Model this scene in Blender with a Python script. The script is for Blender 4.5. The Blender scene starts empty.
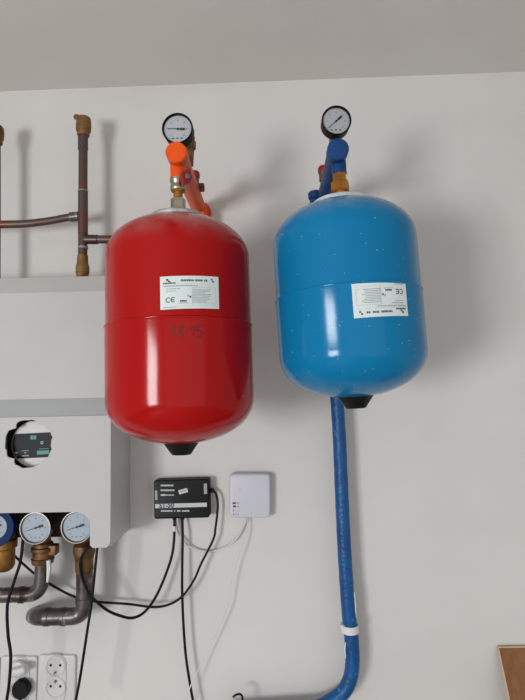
import bpy, bmesh, math, random
from mathutils import Vector, Matrix

random.seed(7)
scene = bpy.context.scene
C = scene.collection
PI = math.pi
R = math.radians

# ------------------------------------------------------------------ camera
DIST, EYE, FPX = 1.37, 1.55, 510.0
YAW, PITCH, ROLL = R(1.5), R(5.0), R(1.25)
_cp = Vector((0, -DIST, EYE))
_f = Vector((-math.sin(YAW) * math.cos(PITCH), math.cos(YAW) * math.cos(PITCH), math.sin(PITCH)))
_r = Vector((math.cos(YAW), math.sin(YAW), 0))
_u = _r.cross(_f)
_r2 = _r * math.cos(ROLL) - _u * math.sin(ROLL)
_u2 = _u * math.cos(ROLL) + _r * math.sin(ROLL)
cam_d = bpy.data.cameras.new('camera')
cam = bpy.data.objects.new('camera', cam_d)
C.objects.link(cam)
m = Matrix.Identity(4)
for i in range(3):
    m[i][0], m[i][1], m[i][2], m[i][3] = _r2[i], _u2[i], -_f[i], _cp[i]
cam.matrix_world = m
cam_d.sensor_fit = 'VERTICAL'
cam_d.sensor_height = 36
cam_d.lens = FPX * 36 / 700
cam_d.clip_start = 0.05
scene.camera = cam


def P(px, py, y=0.0):
    """photo pixel -> world point on the plane Y = y"""
    d = _f + _r2 * ((px - 262.5) / FPX) - _u2 * ((py - 350) / FPX)
    t = (y - _cp.y) / d.y
    return _cp + d * t


# ------------------------------------------------------------------ light, exposure
world = bpy.data.worlds.new('world')
scene.world = world
world.use_nodes = True
bg = world.node_tree.nodes['Background']
bg.inputs['Color'].default_value = (0.93, 0.95, 1.0, 1)
bg.inputs['Strength'].default_value = 0.50


def area(name, loc, target, sx, sy, power, col):
    l = bpy.data.lights.new(name, 'AREA')
    l.shape = 'RECTANGLE'
    l.size, l.size_y = sx, sy
    l.energy = power
    l.color = col
    o = bpy.data.objects.new(name, l)
    C.objects.link(o)
    o.location = loc
    d = Vector(target) - Vector(loc)
    o.rotation_euler = d.to_track_quat('-Z', 'Y').to_euler()
    return o


area('window_daylight', (-1.8, -3.2, 1.08), (0.8, -1.7, 1.5), 0.88, 0.70, 72, (0.97, 0.985, 1.0))
area('rear_fill', (0.9, -3.6, 1.15), (0.1, 0, 1.9), 3.8, 2.0, 12, (1.0, 0.985, 0.96))  # broad soft fill added behind the camera to lift the ceiling

vs = scene.view_settings
vs.view_transform = 'Standard'
vs.look = 'None'
vs.exposure = -0.05
vs.gamma = 1.0
vs.use_curve_mapping = False


# ------------------------------------------------------------------ materials
def lin(c):
    return tuple(((v / 255) / 12.92 if v / 255 <= 0.04045 else ((v / 255 + 0.055) / 1.055) ** 2.4) for v in c) + (1,)


class Mat:
    def __init__(self, name, rgb, rough=0.5, metal=0.0, coat=0.0, spec=0.5):
        self.m = bpy.data.materials.new(name)
        self.m.use_nodes = True
        self.nt = self.m.node_tree
        self.b = self.nt.nodes['Principled BSDF']
        self.b.inputs['Base Color'].default_value = lin(rgb)
        self.b.inputs['Roughness'].default_value = rough
        self.b.inputs['Metallic'].default_value = metal
        self.b.inputs['Coat Weight'].default_value = coat
        self.b.inputs['Specular IOR Level'].default_value = spec
        self.rgb = rgb
        self.cur = None

    def n(self, t, **kw):
        nd = self.nt.nodes.new(t)
        for k, v in kw.items():
            setattr(nd, k, v)
        return nd

    def link(self, a, b):
        self.nt.links.new(a, b)

    def coords(self, scale=(1, 1, 1)):
        tc = self.n('ShaderNodeTexCoord')
        mp = self.n('ShaderNodeMapping')
        mp.inputs['Scale'].default_value = scale
        self.link(tc.outputs['Object'], mp.inputs['Vector'])
        return mp.outputs['Vector']

    def noise_mix(self, rgb2, scale=10, lo=0.4, hi=0.6, detail=4, stretch=(1, 1, 1), amount=1.0, rough2=None):
        nz = self.n('ShaderNodeTexNoise')
        nz.inputs['Scale'].default_value = scale
        nz.inputs['Detail'].default_value = detail
        self.link(self.coords(stretch), nz.inputs['Vector'])
        mr = self.n('ShaderNodeMapRange')
        mr.inputs['From Min'].default_value = lo
        mr.inputs['From Max'].default_value = hi
        mr.inputs['To Max'].default_value = amount
        self.link(nz.outputs['Fac'], mr.inputs['Value'])
        self.mix(mr.outputs['Result'], rgb2)
        return self

    def mix(self, fac, rgb2):
        mx = self.n('ShaderNodeMix', data_type='RGBA')
        self.link(fac, mx.inputs['Factor'])
        if self.cur is None:
            mx.inputs['A'].default_value = lin(self.rgb)
        else:
            self.link(self.cur, mx.inputs['A'])
        mx.inputs['B'].default_value = lin(rgb2)
        self.cur = mx.outputs['Result']
        self.link(self.cur, self.b.inputs['Base Color'])

    def bump(self, scale=200, strength=0.1, dist=0.001, stretch=(1, 1, 1), detail=3):
        nz = self.n('ShaderNodeTexNoise')
        nz.inputs['Scale'].default_value = scale
        nz.inputs['Detail'].default_value = detail
        self.link(self.coords(stretch), nz.inputs['Vector'])
        bp = self.n('ShaderNodeBump')
        bp.inputs['Strength'].default_value = strength
        bp.inputs['Distance'].default_value = dist
        self.link(nz.outputs['Fac'], bp.inputs['Height'])
        self.link(bp.outputs['Normal'], self.b.inputs['Normal'])
        return self

    def specks(self, rgb2, scale=60, size=0.12, keep=0.9):
        v = self.n('ShaderNodeTexVoronoi')
        v.inputs['Scale'].default_value = scale
        self.link(self.coords(), v.inputs['Vector'])
        lt = self.n('ShaderNodeMath', operation='LESS_THAN')
        lt.inputs[1].default_value = size
        self.link(v.outputs['Distance'], lt.inputs[0])
        sp = self.n('ShaderNodeSeparateColor')
        self.link(v.outputs['Color'], sp.inputs['Color'])
        gt = self.n('ShaderNodeMath', operation='GREATER_THAN')
        gt.inputs[1].default_value = keep
        self.link(sp.outputs['Red'], gt.inputs[0])
        mu = self.n('ShaderNodeMath', operation='MULTIPLY')
        self.link(lt.outputs[0], mu.inputs[0])
        self.link(gt.outputs[0], mu.inputs[1])
        self.mix(mu.outputs[0], rgb2)
        return self

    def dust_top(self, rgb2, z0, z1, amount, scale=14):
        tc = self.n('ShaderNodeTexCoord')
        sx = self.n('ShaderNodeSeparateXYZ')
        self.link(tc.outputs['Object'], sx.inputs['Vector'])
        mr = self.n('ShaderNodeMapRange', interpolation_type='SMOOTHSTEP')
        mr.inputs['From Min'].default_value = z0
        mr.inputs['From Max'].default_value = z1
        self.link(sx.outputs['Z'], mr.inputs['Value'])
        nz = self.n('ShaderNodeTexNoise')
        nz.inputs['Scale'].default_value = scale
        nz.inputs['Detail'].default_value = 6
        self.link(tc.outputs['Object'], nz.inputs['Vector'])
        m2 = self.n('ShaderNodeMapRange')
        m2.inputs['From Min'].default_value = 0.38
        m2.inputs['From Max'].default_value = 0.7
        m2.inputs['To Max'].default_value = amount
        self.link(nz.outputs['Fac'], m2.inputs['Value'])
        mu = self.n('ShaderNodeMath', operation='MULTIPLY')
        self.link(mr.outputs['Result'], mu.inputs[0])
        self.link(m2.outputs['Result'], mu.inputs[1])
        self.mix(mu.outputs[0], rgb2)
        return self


M = {}
M['wall'] = Mat('wall_paint', (214, 211, 207), 0.9, spec=0.2).noise_mix((208, 205, 201), 3, 0.35, 0.65).bump(260, 0.12, 0.0006).m
M['ceiling'] = Mat('ceiling_paint', (216, 212, 206), 0.9, spec=0.2).noise_mix((211, 206, 200), 2, 0.35, 0.65).bump(200, 0.1, 0.0006).m
M['floor'] = Mat('floor_tiles', (176, 172, 168), 0.5).noise_mix((160, 156, 152), 5).m
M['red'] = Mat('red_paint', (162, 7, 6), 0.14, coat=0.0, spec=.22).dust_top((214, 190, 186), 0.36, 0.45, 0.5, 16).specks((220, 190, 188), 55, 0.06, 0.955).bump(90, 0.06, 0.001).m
M['blue'] = Mat('blue_paint', (3, 114, 162), 0.15, coat=0.0, spec=.22).dust_top((190, 205, 214), 0.31, 0.40, 0.65, 16).specks((190, 208, 220), 75, 0.065, 0.8).specks((180, 202, 216), 130, 0.08, 0.8).bump(90, 0.06, 0.001).m
M['orange'] = Mat('orange_paint', (232, 84, 6), 0.42, spec=.3).noise_mix((212, 74, 16), 18, 0.45, 0.7).m
M['arm_blue'] = Mat('dark_blue_paint', (6, 54, 106), 0.45, spec=.3).noise_mix((14, 64, 124), 18).m
M['red_plastic'] = Mat('red_plastic', (140, 16, 24), 0.35).m
M['nickel'] = Mat('nickel', (176, 168, 150), 0.32, 0.9).noise_mix((140, 128, 108), 30).m
M['zinc'] = Mat('zinc_plate', (190, 196, 196), 0.35, 0.7).noise_mix((160, 168, 168), 25).m
M['white_flange'] = Mat('painted_flange', (205, 212, 214), 0.5).noise_mix((180, 190, 194), 40).m
M['brass'] = Mat('brass', (176, 118, 40), 0.42, 0.6).noise_mix((140, 92, 40), 40, 0.4, 0.7).m
M['brass_low'] = Mat('dull_brass', (150, 106, 48), 0.5, 0.4, spec=.3).noise_mix((112, 74, 36), 30, 0.4, 0.65).m
M['brass_matte'] = Mat('old_brass', (140, 104, 58), 0.55, 0.4).noise_mix((104, 76, 46), 45, 0.4, 0.65).m
M['brass_dark'] = Mat('tarnished_brass', (124, 88, 50), 0.5, 0.5).noise_mix((80, 58, 40), 45, 0.4, 0.65).m
M['copper'] = Mat('oxidised_copper', (98, 72, 62), 0.42, 0.55).noise_mix((84, 80, 82), 22, 0.42, 0.62, stretch=(1, 1, .45)).noise_mix((116, 66, 46), 14, 0.52, 0.68).bump(60, .2, .001).m
M['copper_grey'] = Mat('greyed_copper', (96, 90, 90), 0.36, 0.6).noise_mix((70, 58, 54), 24, 0.42, 0.62).noise_mix((170, 164, 158), 38, 0.60, 0.68, amount=.7).bump(60, .2, .001).m
M['solder'] = Mat('solder', (150, 146, 142), 0.4, 0.6).m
M['black'] = Mat('black_plastic', (9, 10, 12), 0.45, spec=.2).m
M['cap'] = Mat('black_cap', (10, 13, 13), 0.5, spec=.2).m
M['cable'] = Mat('black_cable', (10, 10, 11), 0.5, spec=.2).m
M['grey_cable'] = Mat('grey_cable', (206, 205, 205), 0.5).m
M['white_cable'] = Mat('white_cable', (214, 213, 213), 0.5).m
M['dial'] = Mat('dial_face', (186, 188, 192), 0.55).m
M['dial_white'] = Mat('dial_paper', (166, 178, 187), 0.55).m
M['ink'] = Mat('dark_ink', (38, 40, 44), 0.6).m
M['faint_ink'] = Mat('faint_ink', (128, 132, 140), 0.6).m
M['red_ink'] = Mat('red_ink', (190, 90, 90), 0.6).m
M['marker'] = Mat('marker_ink', (96, 8, 10), 0.5).m
M['chrome'] = Mat('steel_bezel', (104, 98, 95), 0.3, 0.95).m
M['bezel_blue'] = Mat('blue_bezel', (8, 34, 84), 0.6, spec=.2).m
M['sticker'] = Mat('sticker_paper', (214, 224, 222), 0.5).m
M['sticker_ink'] = Mat('sticker_ink', (62, 72, 74), 0.6).m
M['sticker_grey'] = Mat('sticker_print', (148, 158, 158), 0.6).m
M['sticker_teal'] = Mat('sticker_teal', (30, 104, 110), 0.6).m
M['box_white'] = Mat('white_enamel', (192, 191, 189), 0.62, spec=.25).noise_mix((188, 187, 185), 4).m
M['box_shade'] = Mat('overhang_shade_grey', (160, 162, 162), 0.6, spec=.25).m  # darker than the panels: shade under the overhang painted in
M['box_side'] = Mat('casing_enamel', (196, 195, 195), 0.45).m
M['inside_shade'] = Mat('inside_shade', (44, 38, 36), 0.6, 0.2).noise_mix((70, 58, 52), 20).m
M['cavity'] = Mat('dark_cavity', (18, 18, 20), 0.8).m
M['module_white'] = Mat('module_plastic', (206, 203, 200), 0.5).m
M['module_dark'] = Mat('module_label', (24, 28, 32), 0.5, spec=.2).m
M['teal'] = Mat('teal_print', (72, 134, 130), 0.5).m
M['pale_print'] = Mat('pale_print', (150, 152, 154), 0.5).m
M['silver'] = Mat('silver_print', (186, 188, 190), 0.45).m
M['router'] = Mat('router_plastic', (196, 196, 204), 0.4).m
M['led'] = Mat('dark_window', (44, 46, 60), 0.3).m
M['socket'] = Mat('socket_plastic', (206, 204, 202), 0.35).m
M['dark_hole'] = Mat('contact_hole', (26, 24, 24), 0.7).m
M['clip'] = Mat('clip_plastic', (218, 215, 216), 0.45).m
M['wood'] = Mat('oak_board', (140, 92, 50), 0.5).noise_mix((120, 76, 38), 12, 0.35, 0.7, detail=8, stretch=(6, 6, .5)).m
M['wood_edge'] = Mat('pale_wood_edge', (206, 180, 146), 0.6).m


def hose_mat():
    a = Mat('blue_foil_insulation', (6, 82, 140), 0.36, spec=.35)
    a.noise_mix((8, 66, 122), 20, 0.4, 0.65)
    a.noise_mix((70, 130, 186), 120, 0.66, 0.72, stretch=(1, 1, .35), amount=.8)
    tc = a.coords((1, 1, 1))
    w = a.n('ShaderNodeTexNoise')
    w.inputs['Scale'].default_value = 150
    w.inputs['Detail'].default_value = 2
    a.link(tc, w.inputs['Vector'])
    bp = a.n('ShaderNodeBump')
    bp.inputs['Strength'].default_value = 0.6
    bp.inputs['Distance'].default_value = 0.003
    a.link(w.outputs['Fac'], bp.inputs['Height'])
    a.link(bp.outputs['Normal'], a.b.inputs['Normal'])
    return a.m


M['hose'] = hose_mat()


def glass_mat():
    mt = bpy.data.materials.new('gauge_glass')
    mt.use_nodes = True
    nt = mt.node_tree
    nt.nodes.clear()
    out = nt.nodes.new('ShaderNodeOutputMaterial')
    tr = nt.nodes.new('ShaderNodeBsdfTransparent')
    gl = nt.nodes.new('ShaderNodeBsdfGlossy')
    gl.inputs['Roughness'].default_value = 0.03
    fr = nt.nodes.new('ShaderNodeFresnel')
    fr.inputs['IOR'].default_value = 1.45
    mx = nt.nodes.new('ShaderNodeMixShader')
    nt.links.new(fr.outputs[0], mx.inputs[0])
    nt.links.new(tr.outputs[0], mx.inputs[1])
    nt.links.new(gl.outputs[0], mx.inputs[2])
    nt.links.new(mx.outputs[0], out.inputs['Surface'])
    return mt


M['glass'] = glass_mat()


# ------------------------------------------------------------------ object helpers
def tag(o, label=None, cat=None, group=None, kind=None):
    if label: o['label'] = label
    if cat: o['category'] = cat
    if group: o['group'] = group
    if kind: o['kind'] = kind
    return o


def thing(name, loc, label, cat, group=None):
    o = bpy.data.objects.new(name, None)
    o.empty_display_size = 0.02
    C.objects.link(o)
    o.location = loc
    return tag(o, label, cat, group)


def world_loc(o):
    v = Vector(o.location)
    while o.parent:
        o = o.parent
        v += Vector(o.location)
    return v


def link_mesh(name, me, mat, parent=None, loc=None, smooth=True):
    """me is in world coordinates; origin is moved to loc (default parent's place)"""
    o = bpy.data.objects.new(name, me)
    C.objects.link(o)
    if loc is None:
        if parent is not None:
            loc = world_loc(parent)
        else:
            n = max(1, len(me.vertices))
            loc = sum((v.co for v in me.vertices), Vector()) / n
            loc.z = min(v.co.z for v in me.vertices)
    loc = Vector(loc)
    me.transform(Matrix.Translation(-loc))
    if parent is not None:
        o.parent = parent
        o.location = loc - world_loc(parent)
    else:
        o.location = loc
    me.materials.clear()
    me.materials.append(mat)
    if smooth:
        for p in me.polygons: p.use_smooth = True
        try:
            me.set_sharp_from_angle(angle=R(38))
        except Exception:
            pass
    return o


def build(name, bm, mat, parent=None, loc=None, smooth=True):
    bmesh.ops.remove_doubles(bm, verts=bm.verts, dist=1e-6)
    bmesh.ops.recalc_face_normals(bm, faces=bm.faces)
    me = bpy.data.meshes.new(name)
    bm.to_mesh(me)
    bm.free()
    return link_mesh(name, me, M[mat] if isinstance(mat, str) else mat, parent, loc, smooth)


def frame(origin, z, up=(0, 0, 1)):
    """local Z -> z, local Y as near as possible to up"""
    z = Vector(z).normalized()
    x = Vector(up).cross(z)
    if x.length < 1e-5: x = Vector((1, 0, 0))
    x.normalize()
    y = z.cross(x)
    mm = Matrix.Identity(4)
    for i in range(3):
        mm[i][0], mm[i][1], mm[i][2], mm[i][3] = x[i], y[i], z[i], origin[i]
    return mm


def lathe(bm, prof, mat4, seg=40, cap=True, rot=0.0):
    """prof: list of (r, z) in local frame"""
    rings = []
    for r_, z_ in prof:
        if r_ < 1e-7:
            rings.append([bm.verts.new(mat4 @ Vector((0, 0, z_)))])
        else:
            rings.append([bm.verts.new(mat4 @ Vector((r_ * math.cos(rot + 2 * PI * k / seg), r_ * math.sin(rot + 2 * PI * k / seg), z_))) for k in range(seg)])
    for a, b in zip(rings, rings[1:]):
        for k in range(seg):
            k2 = (k + 1) % seg
            if len(a) == 1 and len(b) == 1: continue
            if len(a) == 1: bm.faces.new((a[0], b[k], b[k2]))
            elif len(b) == 1: bm.faces.new((a[k], b[0], a[k2]))
            else: bm.faces.new((a[k], b[k], b[k2], a[k2]))
    if cap:
        if len(rings[0]) > 1: bm.faces.new(rings[0])
        if len(rings[-1]) > 1: bm.faces.new(rings[-1])


def spline(pts, per=8):
    pts = [Vector(p) for p in pts]
    if len(pts) < 3: return pts
    ext = [pts[0] * 2 - pts[1]] + pts + [pts[-1] * 2 - pts[-2]]
    out = []
    for i in range(1, len(ext) - 2):
        p0, p1, p2, p3 = ext[i - 1:i + 3]
        for s in range(per):
            t = s / per
            out.append(0.5 * ((2 * p1) + (p2 - p0) * t + (2 * p0 - 5 * p1 + 4 * p2 - p3) * t * t + (3 * p1 - p0 - 3 * p2 + p3) * t ** 3))
    out.append(pts[-1])
    return out


def fillet(pts, rad, n=8):
    """polyline with corners rounded to arcs"""
    pts = [Vector(p) for p in pts]
    out = [pts[0]]
    for a, b, c in zip(pts, pts[1:], pts[2:]):
        d1, d2 = (a - b), (c - b)
        rr = min(rad, d1.length * .48, d2.length * .48)
        s, e = b + d1.normalized() * rr, b + d2.normalized() * rr
        for k in range(n + 1):
            t = k / n
            out.append((1 - t) ** 2 * s + 2 * t * (1 - t) * b + t * t * e)
    out.append(pts[-1])
    return out


def tube(bm, pts, rad, seg=14, cap=True):
    pts = [Vector(p) for p in pts]
    n = len(pts)
    rads = rad if isinstance(rad, (list, tuple)) else [rad] * n
    t0 = (pts[1] - pts[0]).normalized()
    ref = Vector((0, 0, 1)) if abs(t0.z) < .9 else Vector((1, 0, 0))
    nx = (ref - t0 * ref.dot(t0)).normalized()
    rings = []
    for i in range(n):
        t = (pts[min(i + 1, n - 1)] - pts[max(i - 1, 0)]).normalized()
        nx = (nx - t * nx.dot(t)).normalized()
        ny = t.cross(nx)
        rings.append([bm.verts.new(pts[i] + (nx * math.cos(2 * PI * k / seg) + ny * math.sin(2 * PI * k / seg)) * rads[i]) for k in range(seg)])
    for a, b in zip(rings, rings[1:]):
        for k in range(seg):
            k2 = (k + 1) % seg
            bm.faces.new((a[k], b[k], b[k2], a[k2]))
    if cap:
        bm.faces.new(rings[0])
        bm.faces.new(rings[-1])


def cyl(bm, a, b, r1, r2=None, seg=24, bev=0.0, rot=0.0):
    a, b = Vector(a), Vector(b)
    r2 = r1 if r2 is None else r2
    L = (b - a).length
    fr = frame(a, b - a, up=(0, 0, 1) if abs((b - a).normalized().z) < .95 else (0, 1, 0))
    if bev > 0:
        lathe(bm, [(r1 - bev, 0), (r1, bev), (r2, L - bev), (r2 - bev, L)], fr, seg, True, rot)
    else:
        lathe(bm, [(r1, 0), (r2, L)], fr, seg, True, rot)


def box(bm, lo, hi, bev=0.0):
    lo, hi = Vector(lo), Vector(hi)
    mm = Matrix.Translation((lo + hi) / 2) @ Matrix.Diagonal((*(hi - lo), 1))
    g = bmesh.ops.create_cube(bm, size=1, matrix=mm)
    if bev > 0:
        es = list({e for v in g['verts'] for e in v.link_edges})
        bmesh.ops.bevel(bm, geom=es, offset=bev, segments=3, affect='EDGES', profile=.6)


def rrect(w, h, r, n=6, cx=0, cy=0):
    out = []
    for sx, sy, a0 in ((1, 1, 0), (-1, 1, 90), (-1, -1, 180), (1, -1, 270)):
        for k in range(n + 1):
            a = R(a0 + 90 * k / n)
            out.append((cx + sx * (w / 2 - r) + r * math.cos(a), cy + sy * (h / 2 - r) + r * math.sin(a)))
    return out


def shell(bm, outline, fr, depth, bev=0.0, nb=3):
    """convex outline prism in local XY, from z=0 to z=depth, rounded front edge"""
    cx = sum(p[0] for p in outline) / len(outline)
    cy = sum(p[1] for p in outline) / len(outline)
    xs = [p[0] for p in outline]; ys = [p[1] for p in outline]
    hw, hh = (max(xs) - min(xs)) / 2, (max(ys) - min(ys)) / 2
    lv = [(0, 0.0)]
    if bev > 0:
        for k in range(nb + 1):
            a = PI / 2 * k / nb
            lv.append((bev * (1 - math.cos(a)), depth - bev + bev * math.sin(a)))
    else:
        lv.append((0, depth))
    rings = []
    for ins, z in lv:
        sx, sy = (hw - ins) / hw, (hh - ins) / hh
        rings.append([bm.verts.new(fr @ Vector((cx + (p[0] - cx) * sx, cy + (p[1] - cy) * sy, z))) for p in outline])
    n = len(outline)
    for a, b in zip(rings, rings[1:]):
        for k in range(n):
            bm.faces.new((a[k], a[(k + 1) % n], b[(k + 1) % n], b[k]))
    bm.faces.new(rings[0]); bm.faces.new(rings[-1])


def rect(bm, fr, x0, y0, x1, y1, z0, z1):
    """small solid plate in a local frame"""
    v = [bm.verts.new(fr @ Vector((x, y, z))) for z in (z0, z1) for x, y in ((x0, y0), (x1, y0), (x1, y1), (x0, y1))]
    for f in ((0, 1, 2, 3), (4, 5, 6, 7), (0, 1, 5, 4), (1, 2, 6, 5), (2, 3, 7, 6), (3, 0, 4, 7)):
        bm.faces.new([v[i] for i in f])


def curve_mesh(splines, extrude, bev=0.0):
    cu = bpy.data.curves.new('outline', 'CURVE')
    cu.dimensions = '2D'
    cu.fill_mode = 'BOTH'
    cu.extrude = extrude
    cu.bevel_depth = bev
    cu.bevel_resolution = 2
    for s in splines:
        sp = cu.splines.new('POLY')
        sp.points.add(len(s) - 1)
        for p, q in zip(sp.points, s): p.co = (q[0], q[1], 0, 1)
        sp.use_cyclic_u = True
    o = bpy.data.objects.new('outline', cu)
    C.objects.link(o)
    bpy.context.view_layer.update()
    dg = bpy.context.evaluated_depsgraph_get()
    me = bpy.data.meshes.new_from_object(o.evaluated_get(dg))
    bpy.data.objects.remove(o)
    bpy.data.curves.remove(cu)
    return me


def text_mesh(body, size, extrude=0.0001, bold=0.0, sx=1.0):
    cu = bpy.data.curves.new('lettering', 'FONT')
    cu.body = body
    cu.size = size
    cu.extrude = extrude
    cu.offset = bold
    cu.align_x, cu.align_y = 'CENTER', 'CENTER'
    cu.resolution_u = 3
    o = bpy.data.objects.new('lettering', cu)
    C.objects.link(o)
    bpy.context.view_layer.update()
    dg = bpy.context.evaluated_depsgraph_get()
    me = bpy.data.meshes.new_from_object(o.evaluated_get(dg))
    bpy.data.objects.remove(o)
    bpy.data.curves.remove(cu)
    me.transform(Matrix.Diagonal((sx, 1, 1, 1)))
    return me


def merge(o, me, mat):
    """add printed or drawn marks (a mesh in world coordinates) to the surface of object o as a further material"""
    mt = M[mat] if isinstance(mat, str) else mat
    names = [m_.name for m_ in o.data.materials]
    if mt.name not in names:
        o.data.materials.append(mt)
        names.append(mt.name)
    me.transform(Matrix.Translation(-world_loc(o)))
    for p in me.polygons: p.material_index = 0
    bm = bmesh.new()
    bm.from_mesh(o.data)
    n0 = len(bm.faces)
    bm.from_mesh(me)
    bm.faces.ensure_lookup_table()
    for f in bm.faces[n0:]:
        f.material_index = names.index(mt.name)
        f.smooth = False
    bm.to_mesh(o.data)
    bm.free()
    bpy.data.meshes.remove(me)


def stamp(o, bm, mat):
    bmesh.ops.recalc_face_normals(bm, faces=bm.faces)
    me = bpy.data.meshes.new('mark')
    bm.to_mesh(me)
    bm.free()
    merge(o, me, mat)


# ------------------------------------------------------------------ the room
CEIL = P(262, 81.5, 0).z
bm = bmesh.new(); box(bm, (-2.6, 0, 0), (2.6, 0.12, CEIL + .1)); tag(build('wall_back', bm, 'wall', smooth=False), kind='structure')
bm = bmesh.new(); box(bm, (-2.6, -3.8, CEIL), (2.6, 0.0, CEIL + .12)); tag(build('ceiling', bm, 'ceiling', smooth=False), kind='structure')
bm = bmesh.new(); box(bm, (-2.6, -3.8, -.1), (2.6, 0.12, 0)); tag(build('floor', bm, 'floor', smooth=False), kind='structure')


# ------------------------------------------------------------------ expansion tanks
def tank_profile(Rr, H, b, seam=.508):
    prof = []
    n = 14
    e = 2.12
    for k in range(n + 1):
        a = PI / 2 * k / n
        prof.append((Rr * math.sin(a) ** (2 / e) if k else 0, b - b * math.cos(a) ** (2 / e)))
    # rolled seam at mid height
    s = H * seam
    prof += [(Rr, s - .004), (Rr + .0012, s - .002), (Rr + .0016, s), (Rr - .0006, s + .0016), (Rr - .0012, s + .004)]
    for k in range(n, -1, -1):
        a = PI / 2 * k / n
        prof.append(((Rr - .0012) * math.sin(a) ** (2 / e) if k else 0, H - b + b * math.cos(a) ** (2 / e)))
    return prof


def on_tank(fr, Rr, pxc, u, v, lift=0.0):
    """(angle u in metres along the girth, height v) -> world, measured from the direction facing the room"""
    a = u / Rr
    return fr @ Vector(((Rr + lift) * math.sin(a), -(Rr + lift) * math.cos(a), v))


def tank_frame(pb, pt):
    z = (pt - pb).normalized()
    y = Vector((0, 1, 0)); y = (y - z * y.dot(z)).normalized()
    x = y.cross(z)
    mm = Matrix.Identity(4)
    for i in range(3):
        mm[i][0], mm[i][1], mm[i][2], mm[i][3] = x[i], y[i], z[i], pb[i]
    return mm


def patch(fr, Rr, u0, u1, v0, v1, skew=0.0, lift=.0005, nu=16):
    bm = bmesh.new()
    rows = []
    for lf in (lift - .0004, lift):
        row = []
        for k in range(nu + 1):
            u = u0 + (u1 - u0) * k / nu
            s = skew * (u - u0)
            row.append((bm.verts.new(on_tank(fr, Rr, 0, u, v0 + s, lf)), bm.verts.new(on_tank(fr, Rr, 0, u, v1 + s, lf))))
        rows.append(row)
    for row in rows:
        for a, b in zip(row, row[1:]): bm.faces.new((a[0], b[0], b[1], a[1]))
    for j in (0, 1):
        for k in range(nu):
            bm.faces.new((rows[0][k][j], rows[0][k + 1][j], rows[1][k + 1][j], rows[1][k][j]))
    for k in (0, nu):
        bm.faces.new((rows[0][k][0], rows[0][k][1], rows[1][k][1], rows[1][k][0]))
    return bm


def bend(me, fr, Rr, uc, vc, skew, lift, flip=False):
    for v in me.vertices:
        x, y = (-v.co.x, -v.co.y) if flip else (v.co.x, v.co.y)
        v.co = on_tank(fr, Rr, 0, uc + x, vc + y + skew * x, lift + abs(v.co.z) * .3)
    return me


def nameplate(parent, fr, Rr, u0, u1, v0, v1, skew, flip):
    W, H = u1 - u0, v1 - v0
    uc, vc = (u0 + u1) / 2, (v0 + v1) / 2 + skew * W / 2
    plate = build('nameplate', patch(fr, Rr, u0, u1, v0, v1, skew), 'sticker', parent)
    plate['label'] = 'white printed nameplate' + (' stuck on upside down' if flip else '')
    s = -1 if flip else 1

    def blocks(name, items, mat):
        bm = bmesh.new()
        for (x0, y0, x1, y1) in items:          # fractions of the plate, origin lower left
            a = [(x0 - .5) * W, (y0 - .5) * H, (x1 - .5) * W, (y1 - .5) * H]
            n = max(1, int(abs(a[2] - a[0]) / .004))
            for k in range(n):
                xa = a[0] + (a[2] - a[0]) * k / n
                xb = a[0] + (a[2] - a[0]) * (k + 1) / n
                bm.faces.new([bm.verts.new(on_tank(fr, Rr, 0, uc + s * x, vc + s * y + skew * s * x, .0008)) for x, y in ((xa, a[1]), (xb, a[1]), (xb, a[3]), (xa, a[3]))])
        stamp(plate, bm, mat)

    def words(x0, x1, y, h, wmin=.012, wmax=.05, gap=.008):
        out = []
        x = x0
        while x < x1 - .01:
            w = random.uniform(wmin, wmax)
            out.append((x, y, min(x + w, x1), y + h))
            x += w + gap
        return out
    it = words(.05, .26, .765, .045, .015, .03, .006)                 # maker's line under the emblem
    it += words(.34, .56, .83, .06, .015, .03, .007) + words(.58, .70, .83, .06, .015, .03, .007) + words(.73, .79, .83, .06, .02, .03, .007)
    it += [(.10, .86, .135, .92), (.13, .82, .16, .87), (.85, .87, .88, .92), (.875, .81, .91, .86)]
    it += words(.32, .44, .21, .05, .02, .035, .005) + [(.475, .33, .505, .385)]
    blocks('lettering', it, 'sticker_ink')
    it = words(.05, .62, .68, .03, .02, .06) + words(.10, .33, .60, .025) + words(.10, .27, .535, .022) + words(.05, .26, .045, .022) + words(.30, .46, .165, .02)
    for k in range(9):
        it += words(.53, random.uniform(.74, .86), .565 - .048 * k, .02, .01, .05, .006)
    it += [(.04, .745, .95, .75), (.52, .64, .94, .647), (.52, .10, .94, .105), (.52, .10, .524, .647), (.936, .10, .94, .647), (.52, .18, .94, .185), (.44, .36, .46, .40), (.44, .40, .47, .42)]
    blocks('fine_print', it, 'sticker_grey')
    blocks('emblem', [(.155, .80, .175, .84), (.885, .82, .905, .85)], 'sticker_teal')
    # CE mark: two open rings
    bm = bmesh.new()
    hh = .075 * H
    for cx, bar in ((-.37, False), (-.29, True)):
        n = 14
        prev = None
        for k in range(n + 1):
            a = R(50 + 260 * k / n)
            pr = []
            for rr in (hh * .72, hh * 1.05):
                x, y = cx * W + rr * math.cos(a), -.22 * H + rr * math.sin(a)
                pr.append(bm.verts.new(on_tank(fr, Rr, 0, uc + s * x, vc + s * y + skew * s * x, .0008)))
            if prev: bm.faces.new((prev[0], prev[1], pr[1], pr[0]))
            prev = pr
        if bar:
            x0, x1 = cx * W - hh, cx * W + hh * .5
            bm.faces.new([bm.verts.new(on_tank(fr, Rr, 0, uc + s * x, vc + s * y + skew * s * x, .0008)) for x, y in ((x0, -.22 * H - hh * .16), (x1, -.22 * H - hh * .16), (x1, -.22 * H + hh * .16), (x0, -.22 * H + hh * .16))])
    stamp(plate, bm, 'ink')
    return plate


AX = -0.37


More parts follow.
